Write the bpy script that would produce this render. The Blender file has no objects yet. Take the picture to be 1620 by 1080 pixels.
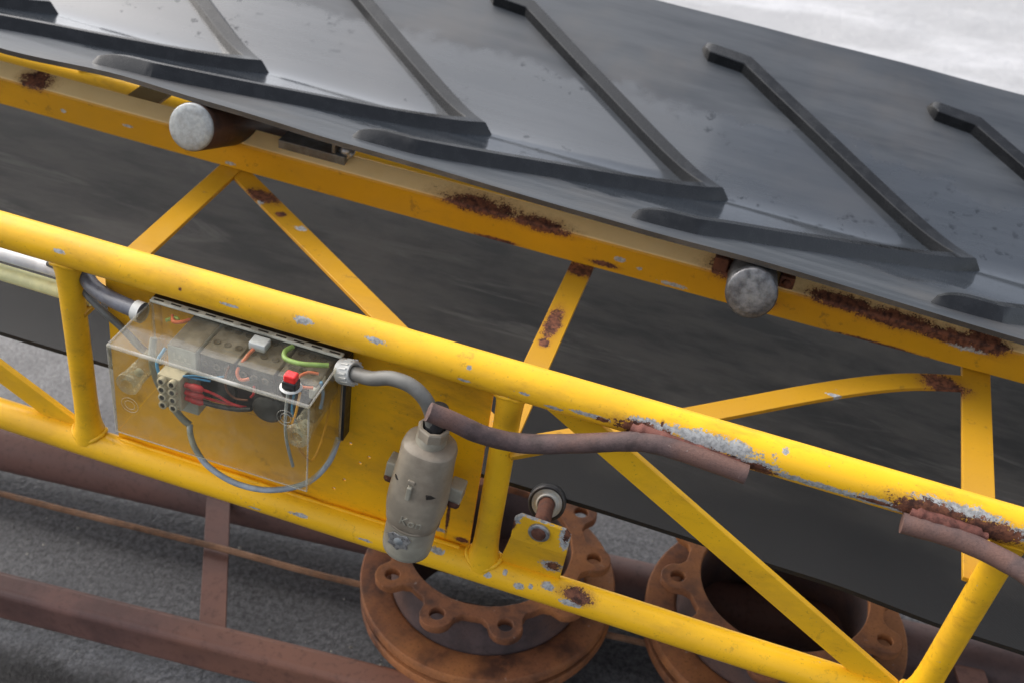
import bpy, bmesh, math, random
from mathutils import Matrix, Vector, noise as mnoise

random.seed(7)
scene = bpy.context.scene
COL = scene.collection
A = math.radians(4.5)                       # the conveyor slopes down to the right
T = Matrix.Rotation(A, 4, 'Y')              # conveyor frame -> world
GROUND = -0.87

# ------------------------------------------------------------------ camera
cam = bpy.data.cameras.new('camera')
cam.lens = 39.1; cam.sensor_width = 36.0; cam.sensor_fit = 'HORIZONTAL'
cam.clip_start = 0.02; cam.clip_end = 500
cam.dof.use_dof = True; cam.dof.focus_distance = 1.25; cam.dof.aperture_fstop = 6.5
co = bpy.data.objects.new('camera', cam); COL.objects.link(co)
R = ((.9506, .2814, .1315), (.2727, -.5535, -.7870), (-.1487, .7839, -.6028))   # right, down, forward
right, down, fwd = (Vector(r).normalized() for r in R)
M = Matrix((( right.x, -down.x, -fwd.x, .1702), (right.y, -down.y, -fwd.y, -.9337),
            (right.z, -down.z, -fwd.z, .7676), (0, 0, 0, 1)))
co.matrix_world = T @ M
scene.camera = co

# ------------------------------------------------------------------ light: bright overcast
SUN_EL, SUN_AZ = math.radians(42), math.radians(-74)
world = bpy.data.worlds.new('World'); scene.world = world; world.use_nodes = True
wn = world.node_tree.nodes; wl = world.node_tree.links
bg = wn['Background']
sky = wn.new('ShaderNodeTexSky'); sky.sky_type = 'NISHITA'; sky.sun_disc = False
sky.sun_elevation = SUN_EL; sky.sun_rotation = SUN_AZ
sky.air_density = 1.0; sky.dust_density = 5.0; sky.ozone_density = 1.0
hs = wn.new('ShaderNodeHueSaturation'); hs.inputs['Saturation'].default_value = 0.45   # cloud cover: nearly grey
wl.new(sky.outputs['Color'], hs.inputs['Color']); wl.new(hs.outputs['Color'], bg.inputs['Color'])
bg.inputs['Strength'].default_value = 0.15
sl = bpy.data.lights.new('sun', 'SUN'); sl.energy = 0.8; sl.angle = math.radians(100); sl.color = (1.0, .985, .965)
so = bpy.data.objects.new('sun', sl); COL.objects.link(so)
sd = Vector((math.sin(SUN_AZ) * math.cos(SUN_EL), math.cos(SUN_AZ) * math.cos(SUN_EL), math.sin(SUN_EL)))
so.rotation_euler = sd.to_track_quat('Z', 'Y').to_euler()
scene.view_settings.view_transform = 'Standard'; scene.view_settings.look = 'None'
scene.view_settings.exposure = 1.0; scene.view_settings.gamma = 1.0
scene.view_settings.use_curve_mapping = False
scene.cycles.transparent_max_bounces = 24
scene.cycles.max_bounces = 10

# ------------------------------------------------------------------ node helper + materials
class NT:
    def __init__(s, name):
        s.m = bpy.data.materials.new(name); s.m.use_nodes = True
        s.t = s.m.node_tree; s.b = s.t.nodes['Principled BSDF']; s.out = s.t.nodes['Material Output']
        s.P = s.t.nodes.new('ShaderNodeTexCoord').outputs['Object']
    def new(s, k): return s.t.nodes.new(k)
    def put(s, sock, v):
        if isinstance(v, (int, float)): sock.default_value = v
        elif isinstance(v, tuple): sock.default_value = v if len(sock.default_value) == len(v) else (*v, 1)
        else: s.t.links.new(v, sock)
    def math(s, op, a, b=0.0, clamp=False):
        n = s.new('ShaderNodeMath'); n.operation = op; n.use_clamp = clamp
        s.put(n.inputs[0], a); s.put(n.inputs[1], b); return n.outputs[0]
    def vec(s, op, a, b=None):
        n = s.new('ShaderNodeVectorMath'); n.operation = op; s.put(n.inputs[0], a)
        if b is not None: s.put(n.inputs[1], b)
        return n.outputs['Value'] if op in ('LENGTH', 'DOT_PRODUCT') else n.outputs['Vector']
    def noise(s, scale, detail=4, rough=.6, vec=None, dist=0.0, color=False):
        n = s.new('ShaderNodeTexNoise'); n.inputs['Scale'].default_value = scale
        n.inputs['Detail'].default_value = detail; n.inputs['Roughness'].default_value = rough
        n.inputs['Distortion'].default_value = dist
        s.put(n.inputs['Vector'], s.P if vec is None else vec)
        return n.outputs['Color' if color else 'Fac']
    def voro(s, scale, feature='F1', vec=None, rand=1.0):
        n = s.new('ShaderNodeTexVoronoi'); n.feature = feature; n.inputs['Scale'].default_value = scale
        n.inputs['Randomness'].default_value = rand
        s.put(n.inputs['Vector'], s.P if vec is None else vec); return n.outputs['Distance']
    def ramp(s, v, lo, hi, a=0.0, b=1.0, smooth=True):
        n = s.new('ShaderNodeMapRange'); n.interpolation_type = 'SMOOTHSTEP' if smooth else 'LINEAR'
        s.put(n.inputs['Value'], v); n.inputs['From Min'].default_value = lo; n.inputs['From Max'].default_value = hi
        n.inputs['To Min'].default_value = a; n.inputs['To Max'].default_value = b; return n.outputs['Result']
    def mix(s, f, a, b):
        n = s.new('ShaderNodeMix'); n.data_type = 'RGBA'
        s.put(n.inputs[0], f); s.put(n.inputs[6], a); s.put(n.inputs[7], b); return n.outputs[2]
    def scale3(s, v): return s.vec('MULTIPLY', s.P, v)
    def xyz(s):
        n = s.new('ShaderNodeSeparateXYZ'); s.put(n.inputs[0], s.P); return n.outputs
    def bump(s, h, strength=.3, dist=.001, prev=None):
        n = s.new('ShaderNodeBump'); n.inputs['Strength'].default_value = strength; n.inputs['Distance'].default_value = dist
        s.put(n.inputs['Height'], h)
        if prev is not None: s.put(n.inputs['Normal'], prev)
        return n.outputs['Normal']
    def set(s, **k):
        for n, v in k.items():
            s.put(s.b.inputs[{'col': 'Base Color', 'rough': 'Roughness', 'metal': 'Metallic', 'nor': 'Normal',
                              'spec': 'Specular IOR Level', 'coat': 'Coat Weight', 'coatr': 'Coat Roughness', 'ior': 'IOR'}[n]], v)
        return s.m

def dim(c, k): return tuple(min(1, x * k) for x in c)

def plain(name, col, rough=.5, metal=0.0, var=.25, scale=60, bump=.1, dirt=None, dirt_amt=.5, spec=.5):
    n = NT(name)
    f = n.noise(scale, 5, .6)
    c = n.mix(n.ramp(f, .35, .65), dim(col, 1 - var), dim(col, 1 + var * .6))
    if dirt: c = n.mix(n.ramp(n.noise(scale * .35, 6, .65), .45, .7, 0, dirt_amt), c, dirt)
    r = n.ramp(f, .3, .7, max(.02, rough - .1), min(1, rough + .1))
    return n.set(col=c, rough=r, metal=metal, spec=spec, nor=n.bump(n.noise(scale * 4, 4, .6), bump, .001))

RUST_D, RUST_M, RUST_L = (.055, .022, .014), (.15, .055, .03), (.27, .11, .05)

def rust(name, a=RUST_D, b=RUST_M, c=RUST_L, scale=30, bump=.5, rough=.8, spots=0.0):
    n = NT(name)
    f1 = n.noise(scale, 7, .65); f2 = n.noise(scale * .22, 4, .6)
    col = n.mix(n.ramp(f1, .34, .6), a, b)
    col = n.mix(n.ramp(f2, .42, .66), col, c)
    col = n.mix(n.ramp(n.noise(scale * 9, 3, .7), .5, .72, 0, .5), col, dim(b, .45))
    if spots: col = n.mix(n.ramp(n.noise(scale * 3, 4, .7), .66, .72, 0, spots), col, (.45, .4, .36))
    h = n.math('ADD', n.noise(scale * 6, 6, .7), n.math('MULTIPLY', f1, .6))
    return n.set(col=col, rough=n.ramp(f1, .3, .7, rough - .12, rough + .1), nor=n.bump(h, bump, .0015), spec=.3)

def yellow(name, chips=.5, rusty=.3, zinc=(), rustp=(), base=(.89, .495, .016), dusty=0.0, grime=0.0):
    """chipped yellow machine paint; zinc / rustp: worn patches (centre, radii) in conveyor coordinates"""
    n = NT(name)
    big = n.noise(5, 4, .6); mid = n.noise(28, 5, .65); fine = n.noise(140, 5, .7)
    c = n.mix(n.ramp(big, .35, .65), dim(base, .9), dim(base, 1.04))
    c = n.mix(n.ramp(n.noise(19, 6, .7, n.scale3((.35, 1, 1))), .52, .75, 0, .6), c, (.40, .20, .02))      # grime
    c = n.mix(n.ramp(n.noise(260, 3, .6), .62, .72, 0, .35), c, (.16, .09, .03))                            # specks
    c = n.mix(n.ramp(n.noise(3.3, 6, .7, n.vec('ADD', n.scale3((1, 1.6, 1.6)), (5, 2, 8))), .46, .72, 0, .55), c, (.50, .265, .03))      # faded, soiled areas
    c = n.mix(n.ramp(n.noise(33, 5, .75, n.vec('ADD', n.P, (1, 6, 3))), .60, .70, 0, .4 + grime), c, (.20, .11, .03))
    if grime: c = n.mix(grime, c, (.42, .22, .02))
    if dusty: c = n.mix(n.ramp(n.math('ADD', mid, n.math('MULTIPLY', fine, .3)), .45, .75, dusty * .9, dusty), c, (.90, .67, .34))
    def patches(lst, k):
        tot = None
        w = n.math('MULTIPLY', n.math('SUBTRACT', n.noise(85, 8, .76), .5), k)
        w = n.math('ADD', w, n.math('MULTIPLY', n.math('SUBTRACT', n.noise(420, 4, .7), .5), k * .75))
        for ctr, rad in lst:
            d = n.vec('LENGTH', n.vec('MULTIPLY', n.vec('SUBTRACT', n.P, ctr), tuple(1 / r for r in rad)))
            v = n.math('SUBTRACT', 1.0, d)
            tot = v if tot is None else n.math('MAXIMUM', tot, v)
        return n.ramp(n.math('ADD', tot, w), -.03, .05), n.ramp(n.math('ADD', tot, n.math('MULTIPLY', w, .6)), -.75, .1)
    # scattered chips down to the primer, rust in the middle of the bigger ones
    sel = n.ramp(n.noise(9, 3, .5), .48, .62)
    ch = n.math('MULTIPLY', n.ramp(n.noise(130, 4, .7), .725 - .06 * chips, .745 - .06 * chips), sel)
    rs = n.math('MULTIPLY', n.ramp(n.noise(48, 6, .75, n.vec('ADD', n.P, (3.1, 1.7, .4))), .74 - .11 * rusty, .76 - .11 * rusty),
                n.ramp(n.noise(6, 3, .5, n.vec('ADD', n.P, (9, 4, 2))), .5, .6))
    if zinc: ch = n.math('MAXIMUM', ch, patches(zinc, 2.5)[0])
    if rustp:
        rm_, halo = patches(rustp, 2.3); rs = n.math('MAXIMUM', rs, rm_)
        c = n.mix(n.math('MULTIPLY', halo, .5), c, (.30, .125, .03))          # rust stain round the bare spots
    zc = n.mix(n.ramp(n.noise(190, 4, .7), .35, .65), (.235, .235, .23), (.45, .45, .44))
    rc = n.mix(n.ramp(n.noise(120, 5, .7), .35, .65), (.045, .018, .013), (.20, .075, .04))
    c = n.mix(ch, c, zc); c = n.mix(rs, c, rc)
    bare = n.math('MAXIMUM', ch, rs)
    rg = n.math('MAXIMUM', n.ramp(mid, .3, .7, .3 + .25 * (dusty > 0), .46 + .35 * (dusty > 0)), n.math('MULTIPLY', bare, .72))
    nor = n.bump(n.math('SUBTRACT', n.math('MULTIPLY', n.noise(45, 4, .6), .5), n.math('MULTIPLY', bare, .35)), .35, .0012)
    nor = n.bump(n.noise(600, 3, .6), .06, .0005, nor)
    return n.set(col=c, rough=rg, nor=nor, spec=.32)

def clear(name, tint=(.93, .92, .86), haze=.05, hazec=(.7, .68, .6), rough=.04, hscale=35):
    n = NT(name)
    tr = n.new('ShaderNodeBsdfTransparent'); tr.inputs['Color'].default_value = (*tint, 1)
    gl = n.new('ShaderNodeBsdfGlossy'); gl.inputs['Roughness'].default_value = rough
    df = n.new('ShaderNodeBsdfDiffuse'); df.inputs['Color'].default_value = (*hazec, 1)
    nor = n.bump(n.noise(70, 3, .5), .08, .001)
    n.put(gl.inputs['Normal'], nor)
    lw = n.new('ShaderNodeLayerWeight'); lw.inputs['Blend'].default_value = .5
    f5 = n.math('ADD', .035, n.math('MULTIPLY', n.math('POWER', lw.outputs['Facing'], 5.0), .9))
    m1 = n.new('ShaderNodeMixShader'); n.put(m1.inputs[0], f5); n.t.links.new(tr.outputs[0], m1.inputs[1]); n.t.links.new(gl.outputs[0], m1.inputs[2])
    hz = n.math('ADD', n.ramp(n.noise(hscale, 6 if hscale > 20 else 2, .7), .45, .75, haze * .5, haze * (2.2 if hscale > 20 else 1.4)), n.ramp(n.noise(330, 3, .7), .66, .74, 0, haze * (2 if hscale > 20 else 0)))
    m2 = n.new('ShaderNodeMixShader'); n.put(m2.inputs[0], hz); n.t.links.new(m1.outputs[0], m2.inputs[1]); n.t.links.new(df.outputs[0], m2.inputs[2])
    n.t.links.new(m2.outputs[0], n.out.inputs['Surface']); return n.m

def belt_material():
    n = NT('wet_rubber')
    x, y, z = n.xyz()
    d = n.math('ABSOLUTE', n.math('SUBTRACT', y, .70))
    edge = n.math('ADD', d, n.math('MULTIPLY', n.math('SUBTRACT', n.noise(5.5, 5, .62), .5), .22))
    wet = n.ramp(edge, .165, .20, 1, 0)                         # rain water lies in the bottom of the trough
    st = n.noise(13, 6, .65, n.scale3((.25, 2.2, 1)))             # scuffs run along the belt
    col = n.mix(n.ramp(st, .3, .7), (.026, .031, .038), (.054, .060, .068))
    col = n.mix(n.ramp(n.noise(4, 4, .6), .45, .7, 0, .5), col, (.080, .073, .067))
    col = n.mix(n.math('MULTIPLY', wet, .55), col, (.026, .033, .042))
    drops = n.math('MULTIPLY', n.math('MULTIPLY', n.ramp(n.noise(52, 3, .55), .60, .66), n.ramp(n.noise(190, 2, .5), .35, .6)), n.math('MULTIPLY', wet, n.ramp(n.noise(6, 2, .5), .45, .58)))
    col = n.mix(n.math('MULTIPLY', drops, .5), col, (.016, .018, .022))
    r = n.math('ADD', n.ramp(st, .3, .7, .34, .46), n.math('MULTIPLY', wet, -.2))
    r = n.math('ADD', r, n.math('MULTIPLY', drops, -.06))
    nor = n.bump(n.noise(7, 2, .5), .08, .004)
    nor = n.bump(n.math('ADD', n.math('MULTIPLY', n.noise(500, 3, .6), .3), n.math('MULTIPLY', drops, .6)), .12, .0006, nor)
    return n.set(col=col, rough=r, nor=nor, spec=n.math('SUBTRACT', .6, n.math('MULTIPLY', drops, .3)), coat=n.math('MULTIPLY', wet, n.math('SUBTRACT', .8, n.math('MULTIPLY', drops, .6))), coatr=.06)

def return_material():
    n = NT('belt_carcass')
    st = n.noise(8, 6, .65, n.scale3((.5, 1.6, 1)))
    col = n.mix(n.ramp(st, .36, .62), (.046, .043, .040), (.105, .095, .084))
    col = n.mix(n.ramp(n.noise(5, 6, .7, n.vec('ADD', n.scale3((.35, 2.4, 1)), (3, 7, 1)), 1.2), .56, .70, 0, .6), col, (.20, .185, .165))
    col = n.mix(n.ramp(n.noise(3.2, 5, .65), .48, .7, 0, .75), col, (.15, .134, .117))
    col = n.mix(n.ramp(n.noise(260, 3, .7), .68, .74, 0, .5), col, (.2, .19, .17))
    x, y, z = n.xyz()
    ed = n.math('ADD', y, n.math('MULTIPLY', n.math('SUBTRACT', n.noise(3, 4, .6), .5), .25))
    col = n.mix(n.ramp(ed, .17, .42, .0, 1.0), (.012, .012, .0125), col)          # near edge strip blends to black, the middle stays lighter
    wv = n.math('MULTIPLY', n.math('SINE', n.math('MULTIPLY', x, 2600)), n.math('SINE', n.math('MULTIPLY', y, 2600)))
    nor = n.bump(wv, .35, .0006); nor = n.bump(n.noise(18, 5, .6), .25, .003, nor)
    return n.set(col=col, rough=.62, nor=nor, spec=.4)

def asphalt_material():
    n = NT('wet_asphalt')
    v = n.voro(95); f = n.noise(11, 6, .65); g = n.noise(160, 4, .7)
    col = n.mix(n.ramp(n.noise(95, 6, .75), .36, .64), (.060, .059, .061), (.165, .163, .168))
    col = n.mix(n.ramp(f, .4, .65, 0, .35), col, (.115, .114, .118))
    col = n.mix(n.ramp(g, .62, .7, 0, .8), col, (.03, .03, .03))
    col = n.mix(n.ramp(n.noise(48, 3, .6), .64, .70, 0, .75), col, (.05, .05, .052))
    x, y, z = n.xyz()          # shade below the near beam, painted into the asphalt with a ragged edge
    beam_shade = n.ramp(n.math('ADD', y, n.math('MULTIPLY', n.math('SUBTRACT', n.noise(14, 6, .7), .5), .12)), .02, .085, .88, 0)
    col = n.mix(beam_shade, col, (.016, .015, .014))
    h = n.math('ADD', n.math('MULTIPLY', n.ramp(v, 0, .7, 1, 0), .35), n.math('ADD', n.math('MULTIPLY', g, .8), n.noise(40, 5, .7)))
    return n.set(col=col, rough=n.ramp(f, .35, .65, .30, .5), nor=n.bump(h, .40, .003), spec=.33)

def pale_material():
    n = NT('trodden_snow')
    f = n.noise(1.6, 6, .6, n.scale3((.6, 1.3, 1))); g = n.noise(7, 6, .7)
    col = n.mix(n.ramp(f, .38, .62), (.32, .32, .325), (.44, .44, .45))
    col = n.mix(n.ramp(n.noise(3.2, 5, .62, n.scale3((.45, 1.5, 1))), .56, .70, 0, .5), col, (.24, .24, .24))
    col = n.mix(n.ramp(g, .64, .72, 0, .6), col, (.20, .19, .17))
    return n.set(col=col, rough=.6, nor=n.bump(n.math('ADD', n.noise(2.5, 5, .6), n.math('MULTIPLY', n.noise(25, 4, .6), .15)), .5, .05), spec=.3)

# wear patches on the upper tube, in conveyor coordinates (x along, y away from the viewer, z up)
ZINC_UP = [((.225, -.018, .009), (.055, .010, .009)), ((.165, -.018, .008), (.030, .008, .006)), ((.275, -.021, .000), (.030, .010, .006)),
           ((.345, -.021, -.005), (.070, .01, .0045)), ((.405, -.021, -.004), (.035, .010, .007)), ((.48, -.016, .013), (.05, .010, .005)),
           ((.545, -.02, .006), (.02, .010, .008)), ((.095, -.02, -.001), (.022, .01, .003)), ((-.239, -.018, .010), (.010, .006, .0045)),
           ((-.155, -.018, .012), (.012, .006, .0025)), ((.055, -.02, -.006), (.010, .01, .0025)), ((-.048, -.02, -.004), (.007, .01, .002)),
           ((-.545, -.019, .008), (.008, .006, .0025)), ((-.045, -.016, .012), (.003, .006, .0025)), ((-.33, -.02, .004), (.012, .006, .0018)),
           ((.30, -.01, .018), (.004, .006, .003)), ((.02, -.021, .002), (.006, .006, .0018))]
RUST_UP = [((.155, -.021, .000), (.034, .012, .009)), ((.235, -.025, -.008), (.050, .012, .010)), ((.277, -.022, -.007), (.022, .012, .008)),
           ((.455, -.020, .003), (.042, .013, .012)), ((.515, -.021, .001), (.036, .013, .012)), ((.107, -.022, -.002), (.008, .01, .003)), ((.40, -.0212, -.004), (.02, .006, .003)),
           ((-.39, -.02, .006), (.002, .006, .002)), ((.17, -.016, .013), (.002, .006, .003))]
ZINC_LO = [((.055, -.018, -.301), (.007, .010, .004)), ((.09, -.013, -.292), (.008, .008, .005)), ((.122, -.018, -.301), (.013, .010, .0045)),
           ((.015, -.018, -.300), (.005, .01, .003)), ((.31, -.018, -.3235), (.035, .008, .0035)), ((.43, -.018, -.3235), (.035, .008, .003)),
           ((-.055, -.016, -.292), (.010, .01, .003)), ((-.24, -.018, -.300), (.012, .01, .0025)), ((.07, -.016, -.297), (.003, .006, .003)), ((.035, -.012, -.292), (.003, .006, .003)),
           ((-.15, -.019, -.305), (.010, .006, .002)), ((-.30, -.019, -.312), (.010, .006, .002))]
RUST_LO = [((.128, -.012, -.293), (.020, .012, .007)), ((.20, -.018, -.3265), (.10, .006, .0025))]
RUST_STR = [((-.16, .395, -.043), (.06, .03, .011)), ((-.07, .396, -.046), (.045, .02, .010)), ((.03, .40, -.08), (.02, .02, .004)),
            ((.215, .42, -.043), (.04, .05, .010)), ((.255, .40, -.07), (.018, .02, .010)), ((.36, .40, -.041), (.05, .02, .010)),
            ((.43, .40, -.045), (.06, .02, .011)), ((.50, .40, -.048), (.05, .02, .009)), ((-.63, .40, -.05), (.018, .02, .006)),
            ((.55, .4, -.045), (.03, .03, .012)), ((-.88, .42, -.04), (.025, .03, .01)), ((.42, .40, -.088), (.06, .02, .003)),
            ((-.13, .4, -.088), (.03, .02, .003))]
ZINC_STR = [((.05, .40, -.066), (.008, .02, .004)), ((.08, .40, -.072), (.004, .02, .003)), ((-.83, .4, -.07), (.005, .02, .003)), ((.53, .4, -.055), (.03, .02, .006)),
            ((-.55, .4, -.082), (.008, .02, .003)), ((.13, .4, -.083), (.02, .02, .003)), ((-.72, .4, -.066), (.008, .02, .002))]

MAT = {
    'tube_up': yellow('chipped_yellow_upper', .45, .2, ZINC_UP, RUST_UP),
    'tube_lo': yellow('chipped_yellow_lower', .5, .15, ZINC_LO, RUST_LO),
    'paint': yellow('yellow_paint', .45, .15),
    'plate': yellow('yellow_plate', .35, .1, [((-.075, .01, -.276), (.02, .01, .004))], [((-.052, .01, -.24), (.002, .01, .035)), ((-.03, .01, -.281), (.008, .01, .004))], base=(.92, .475, .010)),
    'strip': yellow('yellow_strip', .5, .3, [((-.47, .34, -.089), (.007, .012, .01)), ((-.39, .30, -.089), (.009, .007, .01)), ((.37, .26, -.089), (.012, .004, .01))],
                    [((-.475, .352, -.089), (.028, .016, .01)), ((-.43, .32, -.089), (.007, .007, .01)), ((-.003, .245, -.089), (.010, .034, .01)),
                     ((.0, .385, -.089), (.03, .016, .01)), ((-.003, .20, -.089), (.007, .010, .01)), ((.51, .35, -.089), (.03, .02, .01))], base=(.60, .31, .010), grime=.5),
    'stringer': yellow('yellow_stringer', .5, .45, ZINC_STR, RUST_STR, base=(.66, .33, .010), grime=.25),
    'dusty': yellow('dusty_yellow_top', .3, .35, ZINC_STR, RUST_STR, dusty=.9, base=(.66, .36, .03)),
    'bracket': yellow('chipped_bracket', .8, .3, [((.033, -.012, -.19), (.010, .02, .016)), ((.098, -.012, -.20), (.008, .02, .018)), ((.088, .002, -.262), (.015, .02, .012)),
                      ((.07, -.012, -.185), (.03, .02, .003))], [((.091, .0, -.262), (.009, .02, .009)), ((.099, -.012, -.195), (.004, .02, .012)), ((.033, -.012, -.205), (.004, .02, .007))]),
    'belt': belt_material(), 'carcass': return_material(),
    'rubber': plain('cleat_rubber', (.0075, .008, .009), .24, 0, .3, 45, .12, spec=.5),
    'rust_rod': rust('rod_rust', (.066, .046, .044), (.115, .078, .074), (.16, .088, .07), 60, .6, .7, .3),
    'weld': rust('weld_rust', (.07, .028, .022), (.17, .065, .05), (.22, .09, .07), 90, .7, .85),
    'rust_beam': rust('beam_rust', (.095, .052, .046), (.155, .080, .066), (.215, .10, .068), 7, .35, .6),
    'rust_pipe': rust('pipe_rust', (.095, .062, .058), (.15, .092, .082), (.19, .10, .08), 9, .3, .55),
    'rust_disc': rust('disc_rust', (.085, .038, .024), (.25, .098, .045), (.40, .155, .052), 24, .5, .7, .35),
    'rust_hat': rust('hat_rust', (.058, .044, .044), (.095, .066, .064), (.14, .078, .06), 22, .4, .6),
    'rust_wire': rust('wire_rust', (.09, .05, .03), (.19, .095, .05), (.28, .15, .085), 40, .4, .75),
    'rust_bolt': rust('bolt_rust', (.04, .018, .014), (.11, .045, .03), (.16, .065, .04), 120, .5, .75),
    'galv': plain('galvanised_cap', (.30, .32, .325), .45, .35, .16, 160, .3, (.18, .165, .15), .35),
    'steel': plain('dull_steel', (.105, .105, .11), .42, .55, .4, 110, .3, (.34, .35, .35), .4),
    'shell': rust('roller_shell', (.022, .017, .015), (.045, .028, .022), (.09, .045, .03), 25, .2, .45),
    'zinc': plain('zinc_washer', (.36, .36, .37), .4, .7, .3, 150, .2),
    'grey_brk': plain('grey_bracket', (.17, .17, .165), .5, .3, .3, 80, .3, (.09, .05, .03), .6),
    'cable': plain('grey_cable', (.135, .132, .12), .5, 0, .15, 60, .1, (.07, .062, .055), .35),
    'cable_lt': plain('pale_inner_cable', (.27, .275, .25), .45, 0, .15, 60, .1),
    'cable_dark': plain('dark_grey_hose', (.10, .105, .125), .4, 0, .25, 60, .1),
    'cable_blue': plain('pale_grey_lead', (.36, .40, .45), .4, 0, .2, 60, .1),
    'black': plain('black_plastic', (.018, .018, .02), .4, 0, .3, 80, .1, (.08, .075, .07), .5),
    'module': plain('dusty_black_module', (.022, .023, .027), .45, 0, .3, 60, .15, (.07, .064, .058), .5),
    'module_top': plain('dust_layer', (.135, .12, .10), .8, 0, .35, 70, .3, (.07, .062, .055), .6),
    'relay': plain('light_grey_relay', (.44, .46, .44), .45, 0, .15, 50, .1, (.28, .25, .2), .5),
    'beige': plain('beige_terminal', (.58, .52, .40), .5, 0, .15, 60, .1),
    'hole': plain('dark_socket', (.03, .025, .02), .6, 0, .2, 80, .1),
    'red': plain('red_plastic', (.75, .02, .02), .3, 0, .15, 50, .05),
    'white': plain('off_white_plastic', (.52, .52, .49), .4, 0, .12, 60, .08, (.3, .28, .24), .35),
    'lip': plain('cream_lip', (.50, .49, .41), .35, 0, .2, 90, .1, (.2, .19, .15), .4),
    'cream': plain('cream_conduit', (.74, .72, .38), .42, 0, .12, 50, .08),
    'conduit': plain('white_conduit', (.68, .69, .70), .42, 0, .12, 50, .08),
    'plug': plain('weathered_beige_plastic', (.30, .255, .195), .5, 0, .15, 45, .2, (.165, .12, .085), .5),
    'plug_lo': plain('weathered_grey_plastic', (.34, .315, .25), .5, 0, .15, 45, .2, (.18, .14, .105), .4),
    'emblem': plain('worn_metal_badge', (.36, .35, .34), .35, .5, .4, 200, .4),
    'w_red': plain('red_wire', (.6, .03, .04), .4), 'w_blue': plain('blue_wire', (.07, .27, .52), .4),
    'w_orange': plain('orange_wire', (.62, .14, .06), .4), 'w_green': plain('green_wire', (.24, .36, .09), .5),
    'w_yellow': plain('yellow_wire', (.75, .36, .03), .4), 'w_brown': plain('brown_wire', (.18, .07, .04), .45),
    'clear': clear('clear_cover', (.955, .945, .895), .034), 'clear_edge': clear('cover_edge', (.86, .84, .76), .34, (.85, .83, .78), .12, 12),
    'clear_tower': clear('screw_tower', (.86, .85, .75), .26, (.75, .72, .6), .08),
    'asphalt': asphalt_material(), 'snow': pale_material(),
    'stone': plain('pale_stone', (.36, .34, .30), .8, 0, .4, 20, .2),
}

# ------------------------------------------------------------------ mesh building
def V(*a): return Vector(a)

class MB:
    def __init__(s): s.v = []; s.f = []; s.sm = []; s.mi = []
    def add(s, vs, fs, smooth=False, mi=0):
        o = len(s.v); s.v += [Vector(p) for p in vs]
        for f in fs: s.f.append([i + o for i in f]); s.sm.append(smooth); s.mi.append(mi)
        return s
    def box(s, c, size, mat=None, mi=0):
        c = Vector(c); hx, hy, hz = (q / 2 for q in size)
        vs = [Vector((x, y, z)) for x in (-hx, hx) for y in (-hy, hy) for z in (-hz, hz)]
        if mat is not None: vs = [mat @ v for v in vs]
        return s.add([c + v for v in vs], [(0, 1, 3, 2), (4, 6, 7, 5), (0, 4, 5, 1), (2, 3, 7, 6), (0, 2, 6, 4), (1, 5, 7, 3)], False, mi)
    def tube(s, pts, r, n=20, cap=True, mi=0):
        pts = [Vector(p) for p in pts]; m = len(pts)
        rs = r if isinstance(r, (list, tuple)) else [r] * m
        tang = [(pts[min(i + 1, m - 1)] - pts[max(i - 1, 0)]).normalized() for i in range(m)]
        up = Vector((0, 0, 1)) if abs(tang[0].z) < .9 else Vector((0, 1, 0))
        u = tang[0].cross(up).normalized(); vs = []; rings = []
        for i in range(m):
            u = (u - tang[i] * u.dot(tang[i])).normalized(); w = tang[i].cross(u)
            ring = [pts[i] + (u * math.cos(2 * math.pi * k / n) + w * math.sin(2 * math.pi * k / n)) * rs[i] for k in range(n)]
            rings.append(ring); vs += ring
        fs = [(i * n + k, i * n + (k + 1) % n, (i + 1) * n + (k + 1) % n, (i + 1) * n + k) for i in range(m - 1) for k in range(n)]
        s.add(vs, fs, True, mi)
        if cap:
            s.add(rings[0], [tuple(range(n))[::-1]], False, mi); s.add(rings[-1], [tuple(range(n))], False, mi)
        return s
    def lathe(s, prof, mat, n=40, mi=0, smooth=True, sx=1.0, sy=1.0, pw=2.0):
        """prof: (r, h) with None between smooth runs; axis = local z of mat"""
        runs = [[]]
        for p in prof:
            if p is None: runs.append([runs[-1][-1]])
            else: runs[-1].append(p)
        for run in runs:
            vs = []; m = len(run)
            for r, h in run:
                for k in range(n):
                    a = 2 * math.pi * k / n; ca, sa = math.cos(a), math.sin(a)
                    if pw != 2.0: ca, sa = math.copysign(abs(ca) ** (2 / pw), ca), math.copysign(abs(sa) ** (2 / pw), sa)
                    vs.append(mat @ Vector((r * ca * sx, r * sa * sy, h)))
            fs = [(i * n + k, i * n + (k + 1) % n, (i + 1) * n + (k + 1) % n, (i + 1) * n + k) for i in range(m - 1) for k in range(n)]
            s.add(vs, fs, smooth, mi)
        return s
    def build(s, name, mat, parent=None, bevel=0.0, seg=2):
        me = bpy.data.meshes.new(name); me.from_pydata([tuple(v) for v in s.v], [], s.f); me.update()
        me.polygons.foreach_set('use_smooth', s.sm); me.polygons.foreach_set('material_index', s.mi)
        bm = bmesh.new(); bm.from_mesh(me); bmesh.ops.recalc_face_normals(bm, faces=bm.faces); bm.to_mesh(me); bm.free()
        return link(name, me, mat, parent, bevel, seg)

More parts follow.
